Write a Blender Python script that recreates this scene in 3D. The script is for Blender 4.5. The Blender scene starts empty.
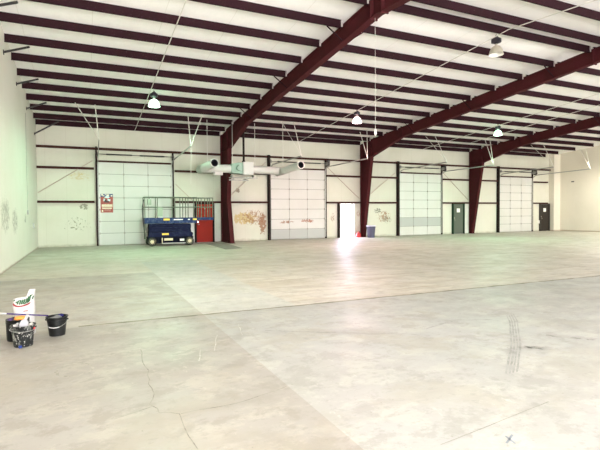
import bpy, bmesh, math, random
from mathutils import Vector, Matrix
random.seed(4)
PI = math.pi
scn = bpy.context.scene
COL = scn.collection

# ---------------------------------------------------------------- dimensions
XL, XR = -2.05, 34.98            # side walls
YB, YF = 25.69, -4.8             # back wall, front wall
FX = [7.11, 16.34, 25.69]        # steel frames
G1, G2, G3 = 2.227, 3.897, 4.90  # girt heights
RY = 10.30                       # ridge
def roofz(y):                    # purlin centre line
    return 7.27 + .0815*(10.65-y) if y >= RY else 7.27 + .0815*(10.65-RY) - .0815*(RY-y)
PY = [25.6]+[10.65+1.385*k for k in range(10, -1, -1)]   # purlin rows, back wall to ridge

# ---------------------------------------------------------------- materials
def mat(name, col, rough=.6, metal=0., spec=.5):
    m = bpy.data.materials.new(name); m.use_nodes = True
    b = m.node_tree.nodes['Principled BSDF']
    b.inputs['Base Color'].default_value = (*col, 1)
    b.inputs['Roughness'].default_value = rough
    b.inputs['Metallic'].default_value = metal
    b.inputs['Specular IOR Level'].default_value = spec
    return m
class NB:
    """node chain builder on one material; self.c is the running base colour"""
    def __init__(s, name, col, rough=.6, metal=0., spec=.5):
        s.m = mat(name, col, rough, metal, spec); s.nt = s.m.node_tree; s.N = s.nt.nodes; s.L = s.nt.links
        s.b = s.N['Principled BSDF']
        s.geo = s.N.new('ShaderNodeNewGeometry'); s.P = s.geo.outputs['Position']
        s.sep = s.N.new('ShaderNodeSeparateXYZ'); s.L.new(s.P, s.sep.inputs[0])
        r = s.N.new('ShaderNodeRGB'); r.outputs[0].default_value = (*col, 1); s.c = r.outputs[0]
        s.done()
    def done(s): s.L.new(s.c, s.b.inputs['Base Color']); return s.m
    def noise(s, scale=1., detail=4, stretch=(1,1,1), rough=.6, off=(0,0,0)):
        mp = s.N.new('ShaderNodeMapping'); mp.inputs['Scale'].default_value = stretch; mp.inputs['Location'].default_value = off
        s.L.new(s.P, mp.inputs[0])
        n = s.N.new('ShaderNodeTexNoise'); n.inputs['Scale'].default_value = scale
        n.inputs['Detail'].default_value = detail; n.inputs['Roughness'].default_value = rough
        s.L.new(mp.outputs[0], n.inputs['Vector']); return n.outputs['Fac']
    def ramp(s, v, a, b, lo=0., hi=1.):
        n = s.N.new('ShaderNodeMapRange'); n.inputs['From Min'].default_value = a; n.inputs['From Max'].default_value = b
        n.inputs['To Min'].default_value = lo; n.inputs['To Max'].default_value = hi; n.clamp = True
        s.L.new(v, n.inputs['Value']); return n.outputs[0]
    def math(s, op, a, b=None, c=None):
        n = s.N.new('ShaderNodeMath'); n.operation = op
        for i, x in enumerate((a, b, c)):
            if x is None: continue
            if isinstance(x, (int, float)): n.inputs[i].default_value = x
            else: s.L.new(x, n.inputs[i])
        return n.outputs[0]
    def mix(s, fac, col):
        n = s.N.new('ShaderNodeMix'); n.data_type = 'RGBA'
        if isinstance(fac, (int, float)): n.inputs[0].default_value = fac
        else: s.L.new(fac, n.inputs[0])
        s.L.new(s.c, n.inputs[6]); n.inputs[7].default_value = (*col, 1)
        s.c = n.outputs[2]; s.done(); return s
    def ax(s, k): return s.sep.outputs['XYZ'.index(k)]
    def line(s, k, pos, w, col, amt=1., wob=0., period=None):
        v = s.ax(k)
        if wob: v = s.math('ADD', v, s.math('MULTIPLY', s.math('SUBTRACT', s.noise(1.2, 5, off=(3,7,1)), .5), wob))
        v = s.math('SUBTRACT', v, pos)
        if period:
            v = s.math('ABSOLUTE', s.math('WRAP', v, period/2, -period/2))
        else: v = s.math('ABSOLUTE', v)
        return s.mix(s.ramp(v, w*.4, w, amt, 0.), col)
    def blob(s, axes, c, r, col, thr=.55, soft=.06, scale=6., amt=1., stretch=(1,1,1), power=.35):
        """worn or rusty spots inside an ellipse"""
        d = None
        for k, cc, rr in zip(axes, c, r):
            t = s.math('DIVIDE', s.math('SUBTRACT', s.ax(k), cc), rr); t = s.math('MULTIPLY', t, t)
            d = t if d is None else s.math('ADD', d, t)
        fall = s.ramp(d, .1, 1., power, -power)
        n = s.noise(scale, 5, stretch, off=(c[0]*1.7, c[1]*2.3, 4.1))
        v = s.math('ADD', n, fall)
        inside = s.ramp(d, .85, 1., 1., 0.)
        return s.mix(s.math('MULTIPLY', s.math('MULTIPLY', s.ramp(v, thr+power*.5, thr+power*.5+soft), inside), amt), col)
    def bump(s, v, strength=.2, dist=.01):
        n = s.N.new('ShaderNodeBump'); n.inputs['Strength'].default_value = strength; n.inputs['Distance'].default_value = dist
        s.L.new(v, n.inputs['Height']); s.L.new(n.outputs[0], s.b.inputs['Normal']); return s

def steel_mat(name, col, col2):
    b = NB(name, col, .75, 0, .06)
    b.mix(b.ramp(b.noise(2.5, 5), .4, .75), col2)
    b.mix(b.ramp(b.noise(40, 2), .68, .75, 0, .35), (.30, .24, .2))
    return b.m
M_frame = steel_mat('maroon_primer_steel', (.066, .014, .017), (.054, .015, .014))
M_purlin = steel_mat('dark_maroon_purlin', (.026, .009, .013), (.022, .010, .011))
M_girt = steel_mat('brown_girt', (.05, .02, .018), (.065, .03, .024))
M_clip = mat('galvanised_clip', (.55, .5, .48), .4, .2)
M_black = mat('black_metal', (.018, .015, .015), .5)
M_galv = NB('galvanised', (.36, .36, .33), .4, .3); M_galv.mix(M_galv.ramp(M_galv.noise(9), .4, .7), (.26, .27, .24)); M_galv = M_galv.m
M_rod = mat('pale_painted_rod', (.72, .7, .64), .5, .1)
M_tin = mat('white_sheet_duct', (.54, .53, .50), .4)
M_tin2 = mat('pale_green_sheet_metal', (.25, .36, .29), .5)
M_dark = mat('duct_inside', (.01, .01, .02), .8)

# ceiling: white faced insulation with seams
b = NB('white_roof_insulation', (.93, .915, .89), .7, 0, .2)
b.mix(b.ramp(b.noise(.9, 4), .45, .75, 0, .35), (.86, .82, .77))
b.line('X', .3, .012, (.62, .58, .52), .35, .06, 1.83)
b.bump(b.noise(1.3, 3), .5, .06)
M_ceil = b.m

def wall_mat(name, base, base2, seam='X', seams=True):
    b = NB(name, base, .6, 0, .3)
    b.mix(b.ramp(b.noise(.5, 5), .4, .7), base2)
    b.mix(b.ramp(b.noise(7, 6), .6, .85, 0, .4), (.55, .5, .38))
    if seams: b.line(seam, .15, .012, (.5, .47, .38), .5, .03, .92)
    return b
b = wall_mat('cream_back_wall', (.62, .61, .515), (.57, .56, .455))
RUST = (.25, .10, .03); OCH = (.50, .36, .09); DK = (.06, .05, .035)
b.blob('XZ', (-.3, 1.1), (1.5, .9), (.14, .15, .08), .745, .03, 9, .7)
b.blob('XZ', (0.0, 2.0), (.5, .3), (.14, .13, .08), .60, .03, 9, .7)
b.blob('XZ', (-.2, 3.5), (1.1, .5), OCH, .66, .03, 5, .5, (1, 1, 4))
b.blob('XZ', (8.4, 1.3), (1.3, .7), OCH, .54, .08, 9, .7)
b.blob('XZ', (8.9, 1.35), (1.5, .9), RUST, .64, .04, 14, .7)
b.blob('XZ', (9.5, 1.0), (.45, 1.2), RUST, .56, .04, 7, .8)
b.blob('XZ', (8.0, 2.9), (.25, .2), (.2, .15, .1), .5, .05, 6, .8)
b.blob('XZ', (18.1, 1.3), (1.2, .8), RUST, .665, .03, 12, .75)
b.blob('XZ', (18.3, 1.1), (.9, .5), (.12, .07, .04), .66, .03, 18, .7)
b.blob('XZ', (17.6, 1.7), (.6, .4), DK, .64, .03, 13, .7)
b.blob('XZ', (14.2, 1.3), (.35, .6), RUST, .66, .03, 13, .6)
b.blob('XZ', (16.1, 1.5), (.3, .5), RUST, .66, .03, 14, .6)
b.blob('XZ', (25.2, .25), (.4, .3), (.18, .26, .06), .45, .08, 9, .9)
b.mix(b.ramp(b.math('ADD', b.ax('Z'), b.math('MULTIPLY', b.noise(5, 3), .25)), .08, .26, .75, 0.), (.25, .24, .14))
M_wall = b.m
b = wall_mat('white_side_wall', (.69, .665, .60), (.65, .62, .545), 'Y', False)
for (y, z, ry, rz) in ((15.6, 1.6, 1.8, 1.1), (17.6, 1.4, 1.4, .9), (12.8, 1.3, 1.8, 1.1), (20.5, 1.45, .6, .4)):
    b.blob('YZ', (y, z), (ry, rz), (.12, .10, .07), .66, .03, 9, .7, (1, 2.2, .7))
b.line('Y', 21.9, .012, (.45, .45, .38), .5)
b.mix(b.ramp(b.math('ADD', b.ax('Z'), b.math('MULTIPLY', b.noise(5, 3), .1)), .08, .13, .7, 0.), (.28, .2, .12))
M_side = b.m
b = wall_mat('cream_right_wall', (.73, .685, .58), (.69, .645, .535), 'Y', False)
b.line('Y', 19.8, .02, (.6, .54, .42), .5)
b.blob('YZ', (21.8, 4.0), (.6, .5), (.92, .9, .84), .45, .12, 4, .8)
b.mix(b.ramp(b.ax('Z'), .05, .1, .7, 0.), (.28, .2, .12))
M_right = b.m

def concrete(name, base, base2, streak=.0):
    b = NB(name, base, .55, 0, .3)
    def k(f, g=None): g = g or (f, f*.985, f*.94); return tuple(min(1, a*c) for a, c in zip(base, g))
    b.mix(b.ramp(b.noise(.28, 6, rough=.6), .44, .56), base2)
    b.mix(b.ramp(b.noise(1.9, 9, (1, 1.2, 1), .74, (5, 2, 0)), .50, .57, 0, .8), k(1.12))
    b.mix(b.ramp(b.noise(2.1, 9, (1, 1.1, 1), .74, (15, 3, 0)), .52, .58, 0, .8), k(.82))
    b.mix(b.ramp(b.noise(.75, 8, (1, 1.2, 1), .7, (4, 13, 0)), .52, .60, 0, .6), k(1, (.93, .89, .80)))
    b.mix(b.ramp(b.noise(.9, 7, (.8, 1.6, 1), .72, (2, 2, 0)), .55, .64, 0, .6), k(.84))
    b.mix(b.ramp(b.noise(7, 8, (1, 1.5, 1), .75, (1, 9, 0)), .55, .63, 0, .6), k(.76))
    if streak:
        b.mix(b.ramp(b.noise(1.2, 8, (.35, 3, 1), .75, (8, 1, 0)), .5, .62, 0, streak), k(1, (.78, .73, .64)))
        b.mix(b.ramp(b.noise(1.7, 8, (.5, 3.4, 1), .75, (28, 1, 0)), .56, .63, 0, streak), k(1.26))
    b.mix(b.ramp(b.noise(5, 9, (1.2, .6, 1), .78, (3, 0, 0)), .60, .67, 0, .7), k(1.30))
    b.mix(b.ramp(b.noise(24, 3, rough=.5), .70, .75, 0, .6), (.18, .165, .13))
    b.bump(b.noise(14, 6), .15, .01)
    b.L.new(b.ramp(b.noise(1.2, 4), .4, .7, .42, .7), b.b.inputs['Roughness'])
    return b.m
M_slabA = concrete('tan_concrete', (.285, .272, .244), (.268, .253, .222))
M_slabB = concrete('pale_concrete', (.405, .408, .378), (.390, .388, .352))
M_slabC = concrete('light_grey_concrete', (.315, .318, .296), (.305, .301, .275))
M_slabD = concrete('brown_worn_concrete', (.420, .394, .344), (.455, .432, .384), .8)
M_slabE = concrete('far_concrete', (.450, .430, .378), (.430, .405, .346), .5)
M_slabF = concrete('tan_concrete_light_offset', (.325, .310, .276), (.300, .285, .248))  # same tan slab, lightened to offset the weaker light farther back
M_joint = NB('joint_grime', (.15, .145, .10), .9); M_joint.mix(M_joint.ramp(M_joint.noise(3), .45, .65), (.27, .255, .20)); M_joint = M_joint.m
def faint(name, thr, col, base):
    b = NB(name, base, .6); b.mix(b.ramp(b.noise(7, 5, rough=.7), thr, thr+.12), col); return b.m
M_tyre = faint('rubber_skid', .46, (.22, .22, .20), (.285, .285, .265))
M_oil = faint('dark_oil_stain', .50, (.12, .115, .10), (.29, .285, .26))
M_bluechalk = mat('blue_chalk', (.20, .225, .25), .8)
M_whitechalk = faint('white_scrape', .5, (.52, .51, .47), (.36, .345, .30))

# ---------------------------------------------------------------- mesh helpers
def new(name, bm, m, parent=None, smooth=False):
    me = bpy.data.meshes.new(name); bmesh.ops.recalc_face_normals(bm, faces=bm.faces[:]); bm.to_mesh(me); bm.free()
    for x in (m if isinstance(m, (list, tuple)) else [m]): me.materials.append(x)
    if smooth:
        for p in me.polygons: p.use_smooth = True
        try: me.set_sharp_from_angle(angle=R(40))
        except Exception: pass
    o = bpy.data.objects.new(name, me); COL.objects.link(o)
    if parent is not None:
        o.parent = parent; o.matrix_parent_inverse = Matrix.Translation(-parent.location)
    return o
def R(d): return d*PI/180
def box(bm, x0, x1, y0, y1, z0, z1, mi=0):
    r = bmesh.ops.create_cube(bm, size=1)
    for v in r['verts']:
        v.co = Vector(((x0+x1)/2+v.co.x*(x1-x0), (y0+y1)/2+v.co.y*(y1-y0), (z0+z1)/2+v.co.z*(z1-z0)))
    for f in set(f for v in r['verts'] for f in v.link_faces): f.material_index = mi
    return r['verts']
def tube(bm, a, b, r, r2=None, seg=10, caps=True, mi=0):
    a, b = Vector(a), Vector(b); r2 = r if r2 is None else r2
    d = b-a; q = d.to_track_quat('Z', 'Y').to_matrix().to_4x4()
    res = bmesh.ops.create_cone(bm, cap_ends=caps, segments=seg, radius1=r, radius2=r2, depth=d.length,
                                matrix=Matrix.Translation((a+b)/2) @ q)
    for f in set(f for v in res['verts'] for f in v.link_faces): f.material_index = mi
    return res['verts']
def path(bm, pts, r, seg=8, mi=0):
    for a, b in zip(pts, pts[1:]): tube(bm, a, b, r, seg=seg, mi=mi)
def bar(bm, a, b, w, h, mi=0):
    a, b = Vector(a), Vector(b); d = b-a
    q = d.to_track_quat('X', 'Z').to_matrix().to_4x4()
    res = bmesh.ops.create_cube(bm, size=1, matrix=Matrix.Translation((a+b)/2) @ q @ Matrix.Diagonal((d.length, w, h, 1)))
    for f in set(f for v in res['verts'] for f in v.link_faces): f.material_index = mi
def lathe(bm, prof, c=(0,0,0), seg=28, mi=0, close=False, M=None):
    rings = []
    for r, z in prof:
        rings.append([bm.verts.new(Vector((r*math.cos(2*PI*i/seg), r*math.sin(2*PI*i/seg), z))) for i in range(seg)])
    for ra, rb in zip(rings, rings[1:]):
        for i in range(seg):
            f = bm.faces.new((ra[i], ra[(i+1) % seg], rb[(i+1) % seg], rb[i])); f.material_index = mi
    for ring in ([rings[0], rings[-1]] if close else []):
        f = bm.faces.new(ring); f.material_index = mi
    T = Matrix.Translation(Vector(c)) @ (M or Matrix())
    for ring in rings:
        for v in ring: v.co = T @ v.co
def prism(bm, poly, axis, a, b, mi=0):
    """extrude a 2D outline: axis X -> poly in (y,z); Y -> (x,z); Z -> (x,y)"""
    def P(p, t): return {'X': (t, p[0], p[1]), 'Y': (p[0], t, p[1]), 'Z': (p[0], p[1], t)}[axis]
    A = [bm.verts.new(P(p, a)) for p in poly]; B = [bm.verts.new(P(p, b)) for p in poly]
    n = len(poly); fs = [bm.faces.new(A), bm.faces.new(B[::-1])]
    for i in range(n): fs.append(bm.faces.new((A[i], B[i], B[(i+1) % n], A[(i+1) % n])))
    for f in fs: f.material_index = mi
    return fs
def ribbon(bm, pts, w, z0=0., z1=.003, jit=0., mi=0):
    """thin strip lying on the floor"""
    fine = []
    for (ax, ay), (bx, by) in zip(pts, pts[1:]):
        n = max(2, int(math.hypot(bx-ax, by-ay)/.12))
        for k in range(n):
            t = k/n; fine.append((ax+(bx-ax)*t+random.uniform(-jit, jit), ay+(by-ay)*t+random.uniform(-jit, jit)))
    fine.append(pts[-1]); L = []; Rr = []
    for i, p in enumerate(fine):
        a = fine[max(0, i-1)]; c = fine[min(len(fine)-1, i+1)]
        d = Vector((c[0]-a[0], c[1]-a[1])).normalized(); nn = Vector((-d.y, d.x))*(w/2*random.uniform(.6, 1.2))
        L.append((p[0]+nn.x, p[1]+nn.y)); Rr.append((p[0]-nn.x, p[1]-nn.y))
    for i in range(len(fine)-1):
        vs = [bm.verts.new((*q, z1)) for q in (L[i], L[i+1], Rr[i+1], Rr[i])]
        f = bm.faces.new(vs); f.material_index = mi
def splat(bm, c, rx, ry, n=9, z=.003, mi=0):
    vs = [bm.verts.new((c[0]+rx*math.cos(2*PI*i/n)*random.uniform(.6, 1.2), c[1]+ry*math.sin(2*PI*i/n)*random.uniform(.6, 1.2), z)) for i in range(n)]
    f = bm.faces.new(vs); f.material_index = mi
def BM(): return bmesh.new()
def empty(name, loc, label=None, cat=None, group=None, rz=0):
    o = bpy.data.objects.new(name, None); COL.objects.link(o); o.location = loc; o.rotation_euler.z = rz
    o.empty_display_size = .2
    if label: tag(o, label, cat, group)
    return o
def tag(o, label, cat, group=None):
    o['label'] = label; o['category'] = cat
    if group: o['group'] = group
    return o
def struct(o): o['kind'] = 'structure'; return o

# ================================================================ SHELL
# ---- floor, split into poured slabs by tone; far tan part offsets light falloff
bm = BM()
xs = [XL-.3, 1.68, 3.30, XR+.3]; ys = [YF-.3, 7.25, 13.2, 16.2, YB+.3]
key = {(0,0):0,(1,0):2,(2,0):2,(0,1):5,(1,1):1,(2,1):3,(0,2):4,(1,2):1,(2,2):3,(0,3):4,(1,3):4,(2,3):4}
for i in range(3):
    for j in range(4):
        box(bm, xs[i], xs[i+1], ys[j], ys[j+1], -.2, 0, key[(i, j)])
floor = struct(new('floor', bm, [M_slabA, M_slabB, M_slabC, M_slabD, M_slabE, M_slabF]))
floor['label'] = 'worn pale concrete warehouse floor'
bm = BM()
ribbon(bm, [(-.1, 7.30), (.6, 7.28), (3.4, 7.24), (11.5, 7.22), (XR, 7.22)], .07, jit=.008)
new('joint', bm, M_joint, floor)
bm = BM()
for l in ([(.57, 5.71), (.55, 4.79), (.52, 4.24), (.47, 4.02), (.53, 3.84), (.66, 3.72), (.66, 3.35), (.67, 3.11)],
          [(.66, 3.72), (.95, 3.74), (1.26, 3.76), (1.66, 3.9)], [(.19, 3.85), (.49, 3.98)]):
    ribbon(bm, l, .009, jit=.02)
ribbon(bm, [(2.19, 2.45), (2.6, 2.5), (3.11, 2.57), (3.5, 2.62)], .006, jit=.002)
new('crack', bm, faint('crack_line', .48, (.12, .11, .085), (.21, .20, .165)), floor)
bm = BM()
for k in range(4):
    o = (k-1.5)*.05
    ribbon(bm, [(5.98+o, 5.15), (5.62+o, 4.78), (5.23+o, 4.43), (4.66+o, 3.92), (4.02+o, 3.42), (3.8+o, 3.25)], .022, jit=.004)
ribbon(bm, [(4.2, 5.0), (4.9, 5.2), (5.45, 5.0)], .03, jit=.01)
ribbon(bm, [(2.2, 5.9), (3.1, 5.3), (4.0, 4.75)], .03, jit=.02)
new('skid_mark', bm, M_tyre, floor)
bm = BM()
for c in [(4.66, 3.80), (4.75, 3.74), (4.84, 3.66), (5.42, 4.02), (5.5, 3.92), (5.62, 3.80), (5.70, 3.70)]:
    splat(bm, c, .10, .075, 14)
new('oil_stain', bm, M_oil, floor)
bm = BM()
ribbon(bm, [(2.61, 2.27), (2.75, 2.34)], .016); ribbon(bm, [(2.66, 2.24), (2.69, 2.35)], .016)
new('chalk_cross', bm, M_bluechalk, floor)
bm = BM()
ribbon(bm, [(1.55, 5.95), (1.35, 5.3)], .012, jit=.01); ribbon(bm, [(1.2, 5.4), (1.1, 5.0)], .01, jit=.01)
ribbon(bm, [(1.98, 6.4), (1.85, 5.8)], .01, jit=.01); ribbon(bm, [(9.5, 9.6), (9.9, 9.0)], .03, jit=.02)
ribbon(bm, [(7.5, 10.6), (9.3, 9.6)], .03, jit=.03)
new('scrape', bm, M_whitechalk, floor)
bm = BM()
pts = [(-.12+.17*math.cos(a), 5.28+.22*math.sin(a)) for a in [2*PI*i/16 for i in range(17)]]
ribbon(bm, pts, .030, jit=.012)
new('ring_stain', bm, faint('ring_grime', .45, (.18, .17, .135), (.31, .295, .25)), floor)

# ---- walls
OX0, OX1, OZ = 14.72, 15.69, 2.13       # open man door in the back wall
bm = BM()
box(bm, XL-.3, OX0, YB+.02, YB+.2, -.1, 6.45); box(bm, OX1, XR+.3, YB+.02, YB+.2, -.1, 6.45)
box(bm, OX0, OX1, YB+.02, YB+.2, OZ, 6.45)
struct(new('wall_back', bm, M_wall))
def side_poly():
    return [(YF-.1, -.1), (YB+.2, -.1), (YB+.2, 6.5), (RY, 7.75), (YF-.1, 6.5)]
bm = BM(); prism(bm, side_poly(), 'X', XL-.25, XL); wl = struct(new('wall_left', bm, M_side))
bm = BM(); prism(bm, side_poly(), 'X', XR, XR+.25)
struct(new('wall_right', bm, M_right))
bm = BM(); box(bm, 34.22, XR, YB-.42, YB+.02, 0, 6.3); struct(new('trim_1', bm, M_right))
# front wall, unseen behind the camera; four open doorways added for fill light
bm = BM(); DX = [(.6, 4.34), (9.92, 13.66), (19.2, 22.96), (28.47, 32.18)]
xx = XL-.3
for a, c in DX: box(bm, xx, a, YF-.2, YF, -.1, 6.5); box(bm, a, c, YF-.2, YF, 4.27, 6.5); xx = c
box(bm, xx, XR+.3, YF-.2, YF, -.1, 6.5)
struct(new('wall_front', bm, M_wall))
# ---- ceiling
bm = BM()
def rt(y): return roofz(y)+.13
prism(bm, [(YF-.2, rt(YF-.2)), (RY, rt(RY)), (YB+.2, rt(YB+.2)), (YB+.2, rt(YB+.2)+.12), (RY, rt(RY)+.12), (YF-.2, rt(YF-.2)+.12)], 'X', XL-.3, XR+.3)
struct(new('ceiling', bm, M_ceil))

# ================================================================ STEEL FRAMES
def web_z(y):  # rafter top
    return roofz(y)-.03
def frame(x, label, flare):
    root = empty('steel_frame', (x, YB, 0), label, 'steel frame', 'rigid frames across the hall')
    ytop = YB-.02
    knee = (24.45, 5.06) if not flare else (24.2, 5.08)
    colp = [(ytop, 0), (ytop, web_z(ytop)), (24.6, web_z(24.6)), knee]
    colp += [(25.38, 0)] if not flare else [(24.42, 2.3), (23.85, 0)]
    bm = BM(); prism(bm, colp, 'X', x-.01, x+.01)
    w = .115
    def flange(pts, bm, t=.018):
        for (a, b_), (c, d) in zip(pts, pts[1:]):
            v = Vector((c-a, d-b_)).normalized(); n = Vector((-v.y, v.x))*t/2
            prism(bm, [(a+n.x, b_+n.y), (c+n.x, d+n.y), (c-n.x, d-n.y), (a-n.x, b_-n.y)], 'X', x-w, x+w)
    flange(colp[3:], bm); flange([(ytop, 0), (ytop, web_z(ytop))], bm)
    box(bm, x-w-.03, x+w+.03, colp[-1][0]-.05, ytop, 0, .025)          # base plate
    for s in (-1, 1): prism(bm, [(ytop, 5.06), (ytop, 5.10), (knee[0], 5.10), (knee[0], 5.06)], 'X', x, x+s*w)
    new('column', bm, M_frame, root)
    for sgn in (0, 1):          # far slope, near slope
        bm = BM()
        def Y(y): return y if not sgn else 2*RY-y
        far_top = [(24.6, web_z(24.6)), (RY, web_z(RY))]; bot = [(knee[0], knee[1]), (21.3, 5.84), (RY, 6.80)]
        if sgn and False: pass
        poly = [(Y(a), c) for a, c in far_top] + [(Y(a), c) for a, c in bot[::-1]]
        prism(bm, poly, 'X', x-.01, x+.01)
        flange([(Y(a), c) for a, c in bot], bm); flange([(Y(a), c) for a, c in far_top], bm)
        for yy in (21.3, 10.55):   # bolted splice plates
            zt = web_z(yy); zb = 5.84-.02 if yy > 15 else 6.76
            box(bm, x-w, x+w, Y(yy)-.022, Y(yy)+.022, zb-.03, zt)
        prism(bm, [(Y(24.6), web_z(24.6)), (Y(24.57), web_z(24.6)), (Y(knee[0]), 5.1), (Y(knee[0]+.03), 5.1)], 'X', x-w, x+w)
        new('rafter', bm, M_frame, root)
    # near column (behind the camera)
    bm = BM(); prism(bm, [(2*RY-a, c) for a, c in [(ytop, 0), (ytop, web_z(ytop)), (24.6, web_z(24.6)), knee, (25.38, 0)]], 'X', x-.01, x+.01)
    flange([(2*RY-knee[0], knee[1]), (2*RY-25.38, 0)], bm)
    new('column', bm, M_frame, root)
    for k in (3, 6, 9):
        y = PY[k+1]
        for s in (-1, 1):
            bm = BM(); zb = 5.84+(21.3-y)*.0885
            bar(bm, (x+s*.1, y, zb+.02), (x+s*.62, y, roofz(y)-.125), .03, .03)
            new('flange_brace', bm, M_purlin, root)
    return root
frame(FX[0], 'dark red steel column and rafter flaring at its foot, beside the red door', True)
frame(FX[1], 'dark red steel column and rafter beside the open doorway and grey bin', False)
frame(FX[2], 'dark red steel column and rafter beside the grey-green door', False)

# ================================================================ PURLINS
ordw = ['nearest', 'second', 'third', 'fourth', 'fifth', 'sixth', 'seventh', 'eighth', 'ninth', 'tenth', 'eleventh']
def zpoly(y, z):
    s = .045; h = .125; t = .014
    return [(y-s, z-h), (y+.008, z-h), (y+.008, z+h-t), (y+s, z+h-t), (y+s, z+h), (y-.008, z+h), (y-.008, z-h+t), (y-s, z-h+t)]
BAYS = [(XL, FX[0]-.12), (FX[0]+.12, FX[1]-.12), (FX[1]+.12, FX[2]-.12), (FX[2]+.12, 33.65)]
BN = ['over the blue lift', 'over the hanging heater', 'over the grey-green door', 'over the dark brown door']
def purlin_row(y, row):
    """one inset purlin per bay, bolted to the rafters with pale clips"""
    z = roofz(y)
    for i, (a, c) in enumerate(BAYS):
        bm = BM(); prism(bm, zpoly(y, z), 'X', a, c)
        o = tag(new('roof_purlin', bm, M_purlin), 'dark maroon purlin, %s, %s' % (row, BN[i]), 'roof beam', 'roof purlins')
        if i < 3:
            bm = BM(); box(bm, c-.05, c-.035, y-.066, y-.045, z-.10, z+.10); box(bm, c-.035, c, y-.060, y-.045, z-.10, z+.03)
            new('clip', bm, M_clip, o)
for k, y in enumerate(PY):
    purlin_row(y, 'at the eave against the back wall' if k == 0 else 'one row out from the eave' if k == 1 else
               'last row before the ridge' if k == 11 else '%s row from the back wall' % ordw[k])
for k in range(4):
    y = 2*RY-PY[11-k]
    purlin_row(y, 'just past the ridge' if k == 0 else '%s row past the ridge' % ordw[k])

# ================================================================ GIRTS
def girt(x0, x1, z, label):
    bm = BM(); y0, y1 = YB-.15, YB+.01
    prism(bm, [(y0, z-.055), (y0+.012, z-.055), (y0+.012, z+.043), (y1, z+.043), (y1, z+.055), (y0, z+.055)], 'X', x0, x1)
    box(bm, x0, x1, y1-.012, y1, z-.055, z+.043)
    tag(new('wall_girt', bm, M_girt), label, 'wall beam', 'horizontal girts on the back wall')
cols = [XL]+FX+[34.2]
bayname = ['left end bay', 'bay beside the hanging heater', 'bay right of the grey bin', 'right end bay']
for i in range(4):
    c0 = cols[i]+(.12 if i else 0); c1 = cols[i+1]-(.12 if i < 3 else 0)
    d0, d1 = DX[i]
    girt(c0, c1, G3, 'long brown girt above the overhead door in the %s' % bayname[i])
    for z, nm in ((G1, 'lower'), (G2, 'middle')):
        girt(c0, d0-.12, z, '%s brown girt left of the overhead door in the %s' % (nm, bayname[i]))
        girt(d1+.12, c1 if i < 3 else 33.9, z, '%s brown girt right of the overhead door in the %s' % (nm, bayname[i]))

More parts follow.
